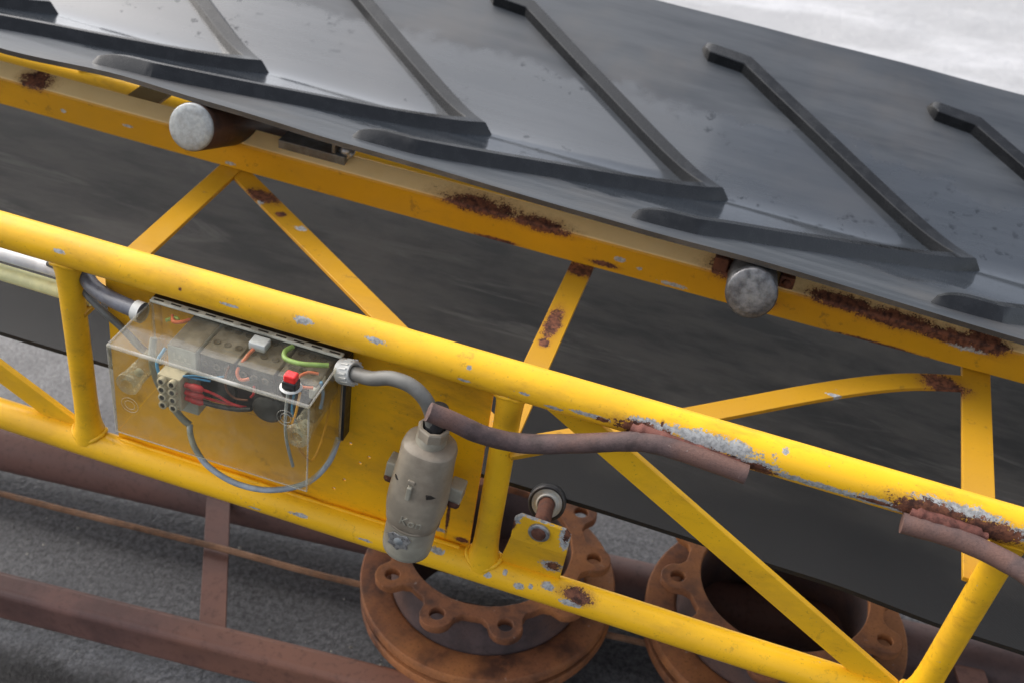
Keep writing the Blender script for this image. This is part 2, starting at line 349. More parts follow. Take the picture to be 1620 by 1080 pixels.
def link(name, me, mat, parent=None, bevel=0.0, seg=2):
    o = bpy.data.objects.new(name, me); COL.objects.link(o)
    for m in (mat if isinstance(mat, (list, tuple)) else [mat]): me.materials.append(MAT[m])
    if parent is not None:
        o.parent = parent
        if 'org' in ORG.get(parent.name, {}): o.location = -ORG[parent.name]['org']
    if bevel:
        b = o.modifiers.new('bevel', 'BEVEL'); b.width = bevel; b.segments = seg; b.limit_method = 'ANGLE'; b.angle_limit = math.radians(40)
    return o

ORG = {}
def tag(o, label=None, cat=None, group=None, kind=None):
    if label: o['label'] = label
    if cat: o['category'] = cat
    if group: o['group'] = group
    if kind: o['kind'] = kind
    return o
def thing(name, label, cat, loc=(0, 0, 0), frame=None, group=None):
    """an Empty at the thing's base; its parts are modelled in the coordinates of `frame`"""
    o = bpy.data.objects.new(name, None); COL.objects.link(o); o.empty_display_size = .05
    loc = Vector(loc); o.matrix_world = (frame or Matrix.Identity(4)) @ Matrix.Translation(loc)
    ORG[o.name] = {'org': loc}; return tag(o, label, cat, group)
def single(o, label, cat, group=None, frame=None):
    if frame is not None: o.matrix_world = frame
    return tag(o, label, cat, group)

def plate2d(outer, holes, thick, mat, bev=0.0):
    """filled 2-D outline with holes, extruded; returns mesh in the space of mat (outline in local xy)"""
    cu = bpy.data.curves.new('outline', 'CURVE'); cu.dimensions = '2D'; cu.fill_mode = 'BOTH'; cu.extrude = thick / 2 - bev; cu.bevel_depth = bev; cu.bevel_resolution = 1
    for loop in [outer] + holes:
        sp = cu.splines.new('POLY'); sp.points.add(len(loop) - 1); sp.use_cyclic_u = True
        for p, q in zip(sp.points, loop): p.co = (q[0], q[1], 0, 1)
    ob = bpy.data.objects.new('outline', cu); COL.objects.link(ob)
    dg = bpy.context.evaluated_depsgraph_get(); dg.update()
    me = bpy.data.meshes.new_from_object(ob.evaluated_get(dg)); bpy.data.objects.remove(ob); bpy.data.curves.remove(cu)
    me.transform(mat); me.materials.clear(); me.update(); return me
def circ(x, y, r, n=20): return [(x + r * math.cos(2 * math.pi * k / n), y + r * math.sin(2 * math.pi * k / n)) for k in range(n)]
XZ = Matrix(((1, 0, 0, 0), (0, 0, -1, 0), (0, 1, 0, 0), (0, 0, 0, 1)))       # outline xy -> conveyor xz (normal -y)
def axis_matrix(p, d):
    return Matrix.Translation(Vector(p)) @ Vector(d).to_track_quat('Z', 'Y').to_matrix().to_4x4()
def spline(pts, n=8):
    pts = [Vector(p) for p in pts]; out = []
    for i in range(len(pts) - 1):
        p0 = pts[max(i - 1, 0)]; p1 = pts[i]; p2 = pts[i + 1]; p3 = pts[min(i + 2, len(pts) - 1)]
        for k in range(n):
            t = k / n
            out.append(.5 * ((2 * p1) + (p2 - p0) * t + (2 * p0 - 5 * p1 + 4 * p2 - p3) * t * t + (3 * p1 - p0 - 3 * p2 + p3) * t ** 3))
    return out + [pts[-1]]
def lerp_table(tab, x):
    if x <= tab[0][0]: return tab[0][1]
    for (a, va), (b, vb) in zip(tab, tab[1:]):
        if x <= b:
            t = (x - a) / (b - a); t = t * t * (3 - 2 * t); return va + (vb - va) * t
    return tab[-1][1]

# ------------------------------------------------------------------ setting: ground
def grid_sheet(x0, x1, y0, y1, step, zf):
    nx = int((x1 - x0) / step) + 1; ny = int((y1 - y0) / step) + 1
    vs = [V(x0 + i * step, y0 + j * step, zf(x0 + i * step, y0 + j * step)) for i in range(nx) for j in range(ny)]
    fs = [(i * ny + j, (i + 1) * ny + j, (i + 1) * ny + j + 1, i * ny + j + 1) for i in range(nx - 1) for j in range(ny - 1)]
    m = MB(); m.add(vs, fs, True); return m
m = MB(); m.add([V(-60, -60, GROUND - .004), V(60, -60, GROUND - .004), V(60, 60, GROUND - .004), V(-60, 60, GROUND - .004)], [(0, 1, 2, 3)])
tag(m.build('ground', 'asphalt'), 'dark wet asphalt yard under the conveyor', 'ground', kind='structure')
def snow_edge(x): return 1.42 + .22 * mnoise.noise(V(x * 1.1, 2.2, 0)) + .08 * mnoise.noise(V(x * 4.3, 5.2, 0))
nx, ny = 90, 40
vs = []; fs = []
for i in range(nx + 1):
    x = -14 + 28 * i / nx; e = snow_edge(x)
    for j in range(ny + 1):
        t = j / ny; y = e + (t ** 2.2) * 26
        z = GROUND + .0 + .012 * min(1, t * 12) + .012 * mnoise.noise(V(x * 1.7, y * 1.7, 1)) * min(1, t * 12)
        vs.append(V(x, y, z))
fs = [(i * (ny + 1) + j, (i + 1) * (ny + 1) + j, (i + 1) * (ny + 1) + j + 1, i * (ny + 1) + j + 1) for i in range(nx) for j in range(ny)]
m = MB(); m.add(vs, fs, True)
tag(m.build('snowy_ground', 'snow'), 'pale trodden snow on the ground behind the belt', 'ground', kind='structure')
# loose stones on the asphalt
m = MB()
for k in range(520):
    x, y = random.uniform(-1.7, 1.2), random.uniform(-.35, 1.2); r = random.choice((.0015, .002, .0025, .003, .0045)) * random.uniform(.7, 1.3)
    vs = [V(x, y, GROUND + .002) + V(a * r * random.uniform(.7, 1.2), b * r * random.uniform(.7, 1.2), c * r * random.uniform(.5, .9)) for a, b, c in
          ((1, 0, 0), (0, 1, 0), (-1, 0, 0), (0, -1, 0), (0, 0, 1), (0, 0, -1))]
    m.add(vs, [(0, 1, 4), (1, 2, 4), (2, 3, 4), (3, 0, 4), (1, 0, 5), (2, 1, 5), (3, 2, 5), (0, 3, 5)])
tag(m.build('grit', 'stone'), 'scattered pale grit on the wet asphalt', 'grit', kind='stuff')

# ------------------------------------------------------------------ rusty frame on the ground
YAW = math.radians(2.4)
fr = thing('rusted_frame', 'rust brown steel frame of beam and pipe lying under the conveyor', 'frame', (0, .3, GROUND))
cy, sy = math.cos(YAW), math.sin(YAW)
def yawed(x, y, z): return V(x * cy, y + x * sy, z)
rot = Matrix.Rotation(YAW, 3, 'Z')
MB().box(yawed(-.3, .122, -.7855), (3.4, .050, .074), rot).build('beam', 'rust_beam', fr, .013, 5)
MB().tube([yawed(x * .2 - 2, .472, -.80) for x in range(0, 19)], .05, 40).build('pipe', 'rust_pipe', fr)
def flatbar(p, q, w, t, up=V(0, 0, 1), ext=0):
    p, q = Vector(p), Vector(q); d = (q - p).normalized(); s_ = d.cross(Vector(up)).normalized(); n_ = s_.cross(d)
    return MB().box((p + q) / 2, ((q - p).length + ext, w, t), Matrix((d, s_, n_)).transposed())
flatbar((-.68, .45, -.772), (-.505, .10, -.768), .044, .008).build('cross_bar', 'rust_beam', fr, .001)
flatbar((.70, .56, -.772), (.80, .12, -.768), .05, .008).build('cross_bar', 'rust_beam', fr, .001)
for x in (-1.5, -.25, 1.0):
    MB().box(yawed(x, .122, (-.823 + GROUND) / 2 - .002), (.07, .04, -.823 - GROUND + .004), rot).build('foot', 'rust_beam', fr, .002)
rod = spline([(-1.8, .262, -.757), (-1.03, .271, -.757), (-.6, .282, -.7565), (-.32, .286, -.757), (.16, .323, -.757), (.9, .345, -.757)], 10)
single(MB().tube(rod, .0058, 12).build('steel_rod', 'rust_wire'), 'thin rusty rod lying along the ground frame', 'rod')

# ------------------------------------------------------------------ brake discs
def flange_outline(phase, n=10):
    pts = []
    rp, rl, rb = .1755, .0265, .160
    for k in range(n):
        a0 = phase + 2 * math.pi * k / n; half = math.pi / n
        for j in range(24):
            a = a0 - half + 2 * half * j / 24; da = a - a0
            # distance to the lobe's circle along this ray
            disc = rl * rl - (rp * math.sin(da)) ** 2
            r = rp * math.cos(da) + math.sqrt(disc) if disc > 0 else 0
            e = abs(da) / half
            base = rb - .006 * math.cos(math.pi * min(1, max(0, (e - .5) / .5)) + math.pi) * 0
            fil = rb + .012 * max(0, 1 - abs(e - .52) / .22) ** 2 if r == 0 else 0
            r = max(r, base, fil); pts.append((r * math.cos(a), r * math.sin(a)))
    return pts
def brake_disc(x, y, phase, label):
    t = thing('brake_disc', label, 'brake disc', (x, y, -.752), group='rusty brake discs')
    o = Matrix.Translation((x, y, 0))
    ring = MB().lathe([(.158, -.752), None, (.216, -.752), (.2185, -.7495), None, (.2185, -.7345), (.2165, -.7325), None, (.2075, -.7325), None, (.2075, -.7205),
                       None, (.2165, -.7205), (.2185, -.7185), None, (.2185, -.7025), (.2160, -.700), None, (.172, -.700), (.168, -.703), (.158, -.712), None, (.158, -.752)], o, 96)
    ring = ring.build('friction_ring', 'rust_disc', t)
    for k in range(40):
        vn = MB(); a = 2 * math.pi * k / 40; vn.box((x + .19 * math.cos(a), y + .19 * math.sin(a), -.7265), (.036, .006, .0118), Matrix.Rotation(a, 3, 'Z'))
        vn.build('cooling_vane', 'rust_hat', ring)
    MB().lathe([(.1385, -.812), (.1385, -.628), None, (.150, -.628), (.152, -.640), (.158, -.670), (.166, -.705), None, (.158, -.74), None, (.1500, -.75), (.1500, -.812), None, (.1385, -.812)], o, 96).build('hat', 'rust_hat', t)  # inner wall extended below the ring, added to keep the bore dark
    me = plate2d(flange_outline(phase), [circ(0, 0, .1388, 72)] + [circ(.1755 * math.cos(phase + 2 * math.pi * k / 10), .1755 * math.sin(phase + 2 * math.pi * k / 10), .0135, 20) for k in range(10)],
                 .015, Matrix.Translation((x, y, -.6265)), .0014)
    link('flange', me, 'rust_disc', t)
brake_disc(-.099, .332, math.radians(-137), 'rusty brake disc lying under the beige plug and roller bracket')
brake_disc(.385, .405, math.radians(-166), 'rusty brake disc lying under the right end of the conveyor, partly behind the diagonal bar')

# ------------------------------------------------------------------ yellow conveyor frame
cf = thing('yellow_conveyor', 'yellow painted steel tube conveyor frame with chipped paint and rust spots', 'frame', (0, 0, -.33), T)
XL, XR = -1.75, 1.25
def xs(a, b, st=.05):
    n = int((b - a) / st) + 1; return [a + (b - a) * i / n for i in range(n + 1)]
def wob(x, k): return .0008 * mnoise.noise(V(x * 5, k, 0))
MB().tube([V(x, wob(x, 1), wob(x, 2)) for x in xs(XL, XR)], .0212, 48).build('rail_tube', 'tube_up', cf)
MB().tube([V(x, wob(x, 3), -.309 + wob(x, 4)) for x in xs(XL, XR)], .0200, 48).build('rail_tube', 'tube_lo', cf)
for x, r in ((-.551, .0150), (.002, .0152), (.546, .0158)):
    # tube post, flared where its ends are flattened onto the tubes
    zs = [-.300, -.288, -.280, -.270, -.255, -.235, -.16, -.08, -.055, -.035, -.024, -.012]
    rr = [1.42, 1.34, 1.20, 1.09, 1.03, 1.0, 1.0, 1.0, 1.0, 1.05, 1.15, 1.25]
    po = MB().tube([V(x, .002, z) for z in zs], [r * k for k in rr], 32).build('post', 'paint', cf)
    wl_ = MB()
    for zc, rad in ((-.2885, r * 1.28),):
        pts = []
        for k in range(41):
            a = 2 * math.pi * k / 40; yy = math.sin(a) * rad * .93
            zz = -.309 + math.sqrt(max(0, .0215 ** 2 - yy ** 2)) + .001
            pts.append(V(x + math.cos(a) * rad * 1.12, .002 + yy, zz))
        wl_.tube(pts, [.0028 * (1 + .6 * mnoise.noise(p * 160)) for p in pts], 8, False)
    wl_.build('weld_bead', 'paint', po); wl_ = MB()
    pts = []
    for k in range(41):
        a = 2 * math.pi * k / 40; yy = math.sin(a) * r * 1.1
        pts.append(V(x + math.cos(a) * r * 1.22, .002 + yy, -math.sqrt(max(0, .0225 ** 2 - yy ** 2)) - .0005))
    wl_.tube(pts, [.0028 * (1 + .6 * mnoise.noise(p * 160)) for p in pts], 8, False)
    wl_.build('weld_bead', 'paint', po)
def diag(p, q):
    p, q = Vector(p), Vector(q)
    o = flatbar(p, q, .0085, .033, V(0, 0, 1))
    return o
for p, q in (((-1.07, .006, -.012), (-.575, .006, -.297)), ((.050, .006, -.014), (.512, .006, -.300))):
    b = diag(p, q).build('diagonal_bar', 'paint', cf, .0012)
    m = MB(); base = V(*q); pts = [base + V(-.045 + .07 * k / 12, -.008, .004 - .004 * k / 12) for k in range(13)]
    m.tube(pts, [.0035 * (1 + .5 * mnoise.noise(p_ * 190)) for p_ in pts], 8); m.build('weld_bead', 'paint', b)
# mounting plate with a few drilled holes
holes = [circ(a, b, .0026, 10) for a, b in ((-.1861, -.1769), (-.1722, -.2046), (-.1916, -.2411), (-.205, -.262), (-.161, -.19))]
me = plate2d([(-.512, -.296), (-.020, -.296), (-.020, -.008), (-.506, -.008)], holes, .003, Matrix.Translation((0, .010, 0)) @ XZ, .0004)
pl = link('mounting_plate', me, 'plate', cf)
m = MB(); pts = [V(x, .0035 - .001, -.2895) for x in xs(-.505, -.03, .012)]
m.tube(pts, [.0030 * (1 + .5 * mnoise.noise(p_ * 150)) for p_ in pts], 8); m.build('weld_bead', 'plate', pl)
# stringer under the belt edge: channel with a dusty top flange
m = MB()
prof = [(.4300, -.0312), (.4040, -.0420), (.4018, -.0436), (.4002, -.0470), (.400, -.0875), (.406, -.0895), (.440, -.0895), (.440, -.0845), (.4055, -.0845), (.4055, -.0485), (.4330, -.0365)]
X = xs(XL - .3, XR + .2, .06); k = len(prof)
def strz(x): return -.002 * math.cos((x + .2) * 2.2) + .0008 * mnoise.noise(V(x * 4, 7, 0))
vs = [V(x, y, z + strz(x)) for x in X for y, z in prof]
for i in range(len(X) - 1):
    for j in range(k):
        a, b = i * k + j, i * k + (j + 1) % k
        m.f.append([a, b, b + k, a + k]); m.sm.append(j in (1, 2)); m.mi.append(1 if j in (0, 1) else 0)
m.v = vs; m.build('stringer', ['stringer', 'dusty'], cf)
# horizontal bracing strips between posts and stringer
for p, q, w in (((-.552, .00, -.095), (-.552, .425, -.093), .034), ((.000, .00, -.095), (.000, .425, -.093), .033), ((.543, .004, -.095), (.556, .425, -.093), .038),
                ((-.005, .012, -.0965), (-.552, .412, -.0945), .030)):
    flatbar(p, q, w, .006).build('bracing_strip', 'strip', cf, .0008)
pts = spline([(.008, -.002, -.102), (.19, .137, -.098), (.351, .262, -.0935), (.45, .328, -.091), (.52, .362, -.0925), (.552, .375, -.0945)], 6)
m = MB(); vs = []
for i, p in enumerate(pts):
    d = (pts[min(i + 1, len(pts) - 1)] - pts[max(i - 1, 0)]).normalized(); s_ = d.cross(V(0, 0, 1)).normalized(); n_ = s_.cross(d)
    vs += [p + s_ * .015 + n_ * .003, p - s_ * .015 + n_ * .003, p - s_ * .015 - n_ * .003, p + s_ * .015 - n_ * .003]
fs = [(4 * i + j, 4 * i + (j + 1) % 4, 4 * i + 4 + (j + 1) % 4, 4 * i + 4 + j) for i in range(len(pts) - 1) for j in range(4)] + [(0, 1, 2, 3), tuple(range(len(vs) - 4, len(vs)))]
m.add(vs, fs); m.build('bracing_strip', 'strip', cf, .0008)
# far side of the frame, seen through the gap at the left
MB().tube([V(x, 1.30, -.520) for x in xs(XL - .9, XR, .2)], .022, 28).build('rail_tube', 'paint', cf)
MB().tube([V(-1.43, 1.30, z) for z in (-.51, -.3, -.10)], .0165, 20).build('post', 'paint', cf)
MB().box((-.733, .53, -.054), (.052, .16, .006)).build('cross_plate', 'dusty', cf, .0008)
# roller brackets on the stringer
rb_ = MB().box((-.425, .43, -.0335), (.105, .042, .014)).box((-.425, .447, -.018), (.105, .006, .03)).box((-.392, .43, -.0215), (.006, .036, .026)).build('roller_bracket', 'grey_brk', cf, .0012)
MB().lathe([(0, .008), (.006, .0075), (.0085, .004), (.0085, 0), (.0125, 0), (.0125, -.002)], axis_matrix((-.377, .424, -.024), (0, -.7, .7)), 20).build('bolt', 'zinc', rb_)
MB().box((.187, .424, -.033), (.020, .044, .020)).build('roller_bracket', 'rust_bolt', cf, .0015)
rb2 = MB().box((.279, .424, -.034), (.020, .044, .018)).build('roller_bracket', 'rust_bolt', cf, .0015)
MB().lathe([(0, .007), (.006, .006), (.007, .002), (.007, 0)], axis_matrix((.279, .402, -.034), (0, -1, .1)), 6).build('bolt', 'rust_bolt', rb2)
# bent bracket that carries the return roller
m = MB(); pr = [(-.0125, -.186), (-.0125, -.228), (.003, -.292)]
w0 = [(.0335, .1035), (.0330, .1035), (.0225, .1010)]; th = V(0, .005, .0006)
fr_ = [V(w0[i][j], pr[i][0], pr[i][1]) for i in range(3) for j in range(2)]
cut = .007
vs = [V(w0[0][0] + cut, pr[0][0], pr[0][1]), V(w0[0][1] - cut, pr[0][0], pr[0][1] - .003), V(w0[0][1], pr[0][0], pr[0][1] - .010), fr_[3], fr_[5], fr_[4], fr_[2], V(w0[0][0], pr[0][0], pr[0][1] - .008)]
bk = [v + th for v in vs]
m.add(vs + bk, [(0, 1, 2, 3, 6, 7), (3, 4, 5, 6), (8, 15, 14, 11, 10, 9), (11, 14, 13, 12)] + [(i, (i + 1) % 8, 8 + (i + 1) % 8, 8 + i) for i in range(8)])
gb = m.build('return_bracket', 'bracket', cf, .0012, 3)
BC = V(.066, -.0125, -.2035)
MB().lathe([(.0062, .003), (.0075, .0036), (.0128, .0036), (.0134, .0028), (.0134, 0)], axis_matrix(BC, (0, -1, 0)), 32).build('washer', 'zinc', gb)
MB().lathe([(0, .0065), (.006, .006), (.0088, .0048), (.0092, .003), (.0092, 0)], axis_matrix(BC, (0, -1, 0)), 24).build('bolt', 'rust_bolt', gb)
# rusty hooks welded to the upper tube
h1 = spline([(-.067, -.082, -.007), (-.04, -.075, -.017), (-.008, -.066, -.031), (.035, -.052, -.0385), (.093, -.042, -.024), (.15, -.033, -.007), (.19, -.0305, -.0045), (.268, -.0295, -.0105)], 8)
hk = MB().tube(h1, [.0107 * (1 + .04 * mnoise.noise(p * 70)) for p in h1], 24).build('hook_bar', 'rust_rod', cf)
hk['label'] = 'long rusty rod bent out over the plug cable'
pts = [V(.140 + .127 * k / 40, -.0235 - .0006 * math.sin(k), .0022 - .010 * k / 40) for k in range(41)]
MB().tube(pts, [.0072 * (1 + .16 * mnoise.noise(p_ * 170)) * (1 if 2 < i < 38 else .6) for i, p_ in enumerate(pts)], 12).build('weld_bead', 'weld', hk)
h2 = spline([(.431, -.030, -.013), (.465, -.031, -.011), (.495, -.033, -.011), (.533, -.042, -.012), (.558, -.053, -.013), (.60, -.075, -.022), (.64, -.085, -.03)], 8)
hk = MB().tube(h2, [.0112 * (1 + .04 * mnoise.noise(p * 70)) for p in h2], 24).build('hook_bar', 'rust_rod', cf)
hk['label'] = 'short rusty rod welded near the right end of the tube'
pts = [V(.436 + .078 * k / 28, -.0235 - .0006 * math.sin(k), -.001 - .003 * k / 28) for k in range(29)]
MB().tube(pts, [.0072 * (1 + .16 * mnoise.noise(p_ * 170)) * (1 if 2 < i < 26 else .6) for i, p_ in enumerate(pts)], 12).build('weld_bead', 'weld', hk)

# ------------------------------------------------------------------ belt
YC, Y0, Y1, TH = .70, .32, 1.11, .0075
RIP = [(-1.3, -.006), (-.86, -.008), (-.66, .003), (-.55, .001), (-.342, -.003), (.0635, -.005), (.233, -.002), (.565, -.007), (.9, -.004)]
def bz(x, y):
    d = abs(y - YC); z = -.088 - .02 * x + math.sqrt((.385 * d) ** 2 + .015 ** 2) - .015
    if y < YC: z += lerp_table(RIP, x) * ((YC - y) / .38) ** 2
    else: z += .004 * mnoise.noise(V(x * 2.5, 3, 0)) * ((y - YC) / .38) ** 2
    return z + .0012 * mnoise.noise(V(x * 6, y * 6, 2))
def bn(x, y):
    e = .004; return V(-(bz(x + e, y) - bz(x - e, y)) / (2 * e), -(bz(x, y + e) - bz(x, y - e)) / (2 * e), 1).normalized()
bt = thing('conveyor_belt', 'black rubber trough belt with raised chevron ribs, wet with rain', 'conveyor belt', (0, .7, -.1), T)
ys = [Y0 + (Y1 - Y0) * i / 64 for i in range(65)]; X = xs(-2.3, 1.6, .02)
m = MB(); vs = []; k = len(ys)
for x in X:
    vs += [V(x, y, bz(x, y)) for y in ys] + [V(x, y, bz(x, y) - TH) for y in reversed(ys)]
K = 2 * k
for i in range(len(X) - 1):
    for j in range(K):
        a, b = i * K + j, i * K + (j + 1) % K
        m.f.append([a, b, b + K, a + K]); m.sm.append(True); m.mi.append(1 if j >= k - 1 else 0)
# separate the edge faces so their shading stays crisp
m.v = vs; car = m.build('carrying_run', ['belt', 'carcass'], bt)
es = car.modifiers.new('edges', 'EDGE_SPLIT'); es.split_angle = math.radians(50)
def cleat(xt):
    arm = []
    ax, ay, hx = .405, .30, .085
    near = [(-ax - hx, -ay - .012), (-ax, -ay), (0, 0)]
    path = []
    def seg(p, q, n): return [(p[0] + (q[0] - p[0]) * i / n, p[1] + (q[1] - p[1]) * i / n) for i in range(n)]
    A_, B_, C_ = (-ax - hx, -ay - .010), (-ax, -ay), (0, 0); D_, E_ = (-ax, ay), (-ax - hx, ay + .010)
    path = seg(A_, B_, 14) + seg(B_, C_, 40) + seg(C_, D_, 40) + seg(D_, E_, 14) + [E_]
    n = len(path); corner = {14: 1, 54: 1, 94: 1}
    prof = [(-.0215, -.002), (-.0128, .0182), (-.0116, .0194), (.0078, .0196), (.0090, .0184), (.0125, -.002)]
    vs = []; P_ = len(prof)
    for i, (px, py) in enumerate(path):
        a = Vector(path[max(i - 1, 0)]); b = Vector((px, py)); c = Vector(path[min(i + 1, n - 1)])
        if i == 0: d1 = d2 = (c - b).normalized()
        elif i == n - 1: d1 = d2 = (b - a).normalized()
        else: d1 = (b - a).normalized(); d2 = (c - b).normalized()
        n1 = Vector((-d1.y, d1.x)); n2 = Vector((-d2.y, d2.x)); mv = (n1 + n2).normalized(); sc = min(1 / max(.3, mv.dot(n1)), 2.0)
        e = min(i / 8, (n - 1 - i) / 3); hsc = 1 if e >= 1 else .15 + .85 * math.sqrt(max(0, 1 - (1 - e) ** 2)); wsc = 1 if e >= 1 else .8 + .2 * e
        # the ribs meet in a rounded point
        tipd = abs(i - 54)
        for o_, h_ in prof:
            oq = o_ if e >= 1 else -.0128 + (o_ + .0128) * hsc if o_ < -.0128 else -.0128 + (o_ + .0128) * (.12 + .88 * e ** .7)
            oo = oq * sc
            x, y = xt + px + mv.x * oo, YC + py + mv.y * oo
            y = max(Y0 + .004, min(Y1 - .004, y)); nn = bn(x, y)
            vs.append(V(x, y, bz(x, y)) + nn * (h_ * hsc if h_ > 0 else h_))
    fs = [(i * P_ + j, i * P_ + j + 1, (i + 1) * P_ + j + 1, (i + 1) * P_ + j) for i in range(n - 1) for j in range(P_ - 1)]
    fs += [tuple(range(P_)), tuple(range((n - 1) * P_, n * P_))]
    m = MB(); m.add(vs, fs, True); c = m.build('chevron_rib', 'rubber', bt)
    es = c.modifiers.new('edges', 'EDGE_SPLIT'); es.split_angle = math.radians(24)
for kx in range(-5, 4): cleat(.139 + .4045 * kx)
# return run: the inner side of the belt on its way back
RZ = [(-1.2, -.264), (-.75, -.262), (-.3, -.256), (-.004, -.250), (.124, -.249), (.40, -.253), (.60, -.268), (.9, -.275)]
def rz(x, y):
    t = (y - .1) / .67; e = lerp_table(RZ, x)
    return e * (1 - t) + (-.262 - .01 * x) * t - .012 * math.sin(math.pi * t) + .0012 * mnoise.noise(V(x * 3, y * 5, 4))
ys = [.1 + .67 * i / 30 for i in range(31)]; X = xs(-2.3, 1.6, .03)
m = MB(); vs = []; k = len(ys)
for x in X: vs += [V(x, y, rz(x, y)) for y in ys] + [V(x, y, rz(x, y) - .007) for y in reversed(ys)]
K = 2 * k
m.f = [[i * K + j, i * K + (j + 1) % K, (i + 1) * K + (j + 1) % K, (i + 1) * K + j] for i in range(len(X) - 1) for j in range(K)]
m.sm = [True] * len(m.f); m.mi = [0] * len(m.f); m.v = vs
rr_ = m.build('return_run', 'carcass', bt); rr_['label'] = 'dusty dark underside of the belt running back below'
es = rr_.modifiers.new('edges', 'EDGE_SPLIT'); es.split_angle = math.radians(50)

# ------------------------------------------------------------------ rollers
RD = V(0, math.cos(math.radians(20.8)), -math.sin(math.radians(20.8)))
def idler(p, capm, shellm, label):
    p = Vector(p); t = thing('idler_roller', label, 'roller', p, T, 'idler rollers under the belt')
    mt = axis_matrix(p, RD)
    MB().lathe([(.0325, .004), (.0335, .006), (.0335, .37), None, (0, .372)], mt, 56).build('shell', shellm, t)
    MB().lathe([(0, -.0012), (.022, -.001), (.0305, 0), (.0325, .0015), (.0330, .004), (.0330, .0062)], mt, 56).build('end_cap', capm, t)
idler((-.556, .30, .021), 'galv', 'shell', 'dark belt roller with pale galvanised round end, left of the two')
idler((.233, .30, -.001), 'steel', 'steel', 'dull grey steel belt roller with scuffed dark end, right of the two')
WC = V(.0570, .084, -.2510); WD = (WC - V(.066, -.005, -.208)).normalized()
t = thing('return_roller', 'small return roller with white hub and black rubber rim', 'roller', WC, T)
mt = axis_matrix(WC, WD)
MB().lathe([(.0195, .001), (.0200, -.002), (.0225, -.0035), (.0242, -.001), (.0246, .004), (.0246, .012), (.0225, .014), None, (.011, .014), (.011, .085), None, (0, .085)], mt, 40).build('rubber_tyre', 'black', t)
MB().lathe([(.0105, -.004), (.0118, -.006), (.0138, -.005), (.0142, -.0015), (.0170, -.0005), (.0192, -.0025), (.0202, .001)], mt, 40).build('hub', 'relay', t)
MB().tube([WC - WD * .108, WC - WD * .05, WC + WD * .03], .0102, 24).build('spindle', 'rust_bolt', t)

# ------------------------------------------------------------------ control box
BX0, BX1, BZ0, BZ1, BY0, BY1 = -.433, -.193, -.1575, -.0305, -.011, -.1035
cb = thing('control_box', 'clear plastic electrical box with relays and wires, screwed to yellow plate', 'electrical box', (-.313, 0, -.158), T)
# base rim
m = MB().box((-.313, -.001, -.0325), (.248, .019, .004)).box((-.1905, -.001, -.096), (.004, .019, .123))
m.build('base', 'black', cb, .0008)
MB().box((-.4355, -.001, -.096), (.003, .019, .123)).box((-.313, -.001, -.1590), (.248, .019, .003)).build('base_tray', 'clear', cb, .0006)
# cover: five clear walls
w = .0022
m = MB()
m.box(((BX0 + BX1) / 2, (BY0 + BY1) / 2, BZ1), (BX1 - BX0 - 2 * w, BY0 - BY1 - w, w))
m.box(((BX0 + BX1) / 2, BY1, (BZ0 + BZ1) / 2), (BX1 - BX0 - 2 * w, w, BZ1 - BZ0 - w))
m.box((BX0, (BY0 + BY1) / 2, (BZ0 + BZ1) / 2), (w, BY0 - BY1 - w, BZ1 - BZ0 - w))
m.box((BX1, (BY0 + BY1) / 2, (BZ0 + BZ1) / 2), (w, BY0 - BY1 - w, BZ1 - BZ0 - w))
m.box(((BX0 + BX1) / 2, (BY0 + BY1) / 2, BZ0), (BX1 - BX0 - 2 * w, BY0 - BY1 - w, w))
cv = m.build('cover', 'clear', cb, .0004)
e = MB(); er = .0016
def edge(p, q, r=er): e.tube([p, q], r, 10)
edge(V(BX0, BY1, BZ1), V(BX1, BY1, BZ1), .0024)
for xx in (BX0, BX1): edge(V(xx, BY1, BZ1), V(xx, BY1, BZ0), .0011); edge(V(xx, BY1, BZ1), V(xx, BY0, BZ1), .0013); edge(V(xx, BY0, BZ1), V(xx, BY0, BZ0), .0014)
edge(V(BX0, BY1, BZ0), V(BX1, BY1, BZ0), .0010)
e.build('edge', 'clear_edge', cv)
# lip with moulded slots along the back edge of the cover
m = MB().box((-.313, -.0125, -.0272), (.240, .0080, .0035)); m.build('lip', 'lip', cv, .0008)
for k in range(11):
    x = -.423 + .022 * k
    MB().box((x, -.0128, -.0254), (.0125, .0024, .0006)).build('slot', 'hole', cv)
for (x, z, ys_, ye) in ((-.415, -.083, -.012, -.101), (-.208, -.083, -.012, -.101)):
    tw = MB().lathe([(.0105, 0), (.0125, .079), (.0140, .081), (.0140, .0885), None, (.0075, .0890), None, (.0075, .07)], axis_matrix((x, ys_, z), (0, -1, 0)), 28).build('screw_tower', 'clear_tower', cv)
    MB().lathe([(0, .066), (.005, .066), (.005, .062)], axis_matrix((x, ys_, z), (0, -1, 0)), 20).build('screw_head', 'white', tw)
for x, z in ((-.411, -.108), (-.219, -.055)):
    m = MB()
    for r in (.0062, .0105): m.tube([V(x + r * math.cos(a), BY1 - .0013, z + r * math.sin(a)) for a in [2 * math.pi * k / 32 for k in range(33)]], .0004, 6, False)
    m.build('knockout_ring', 'clear_edge', cv)
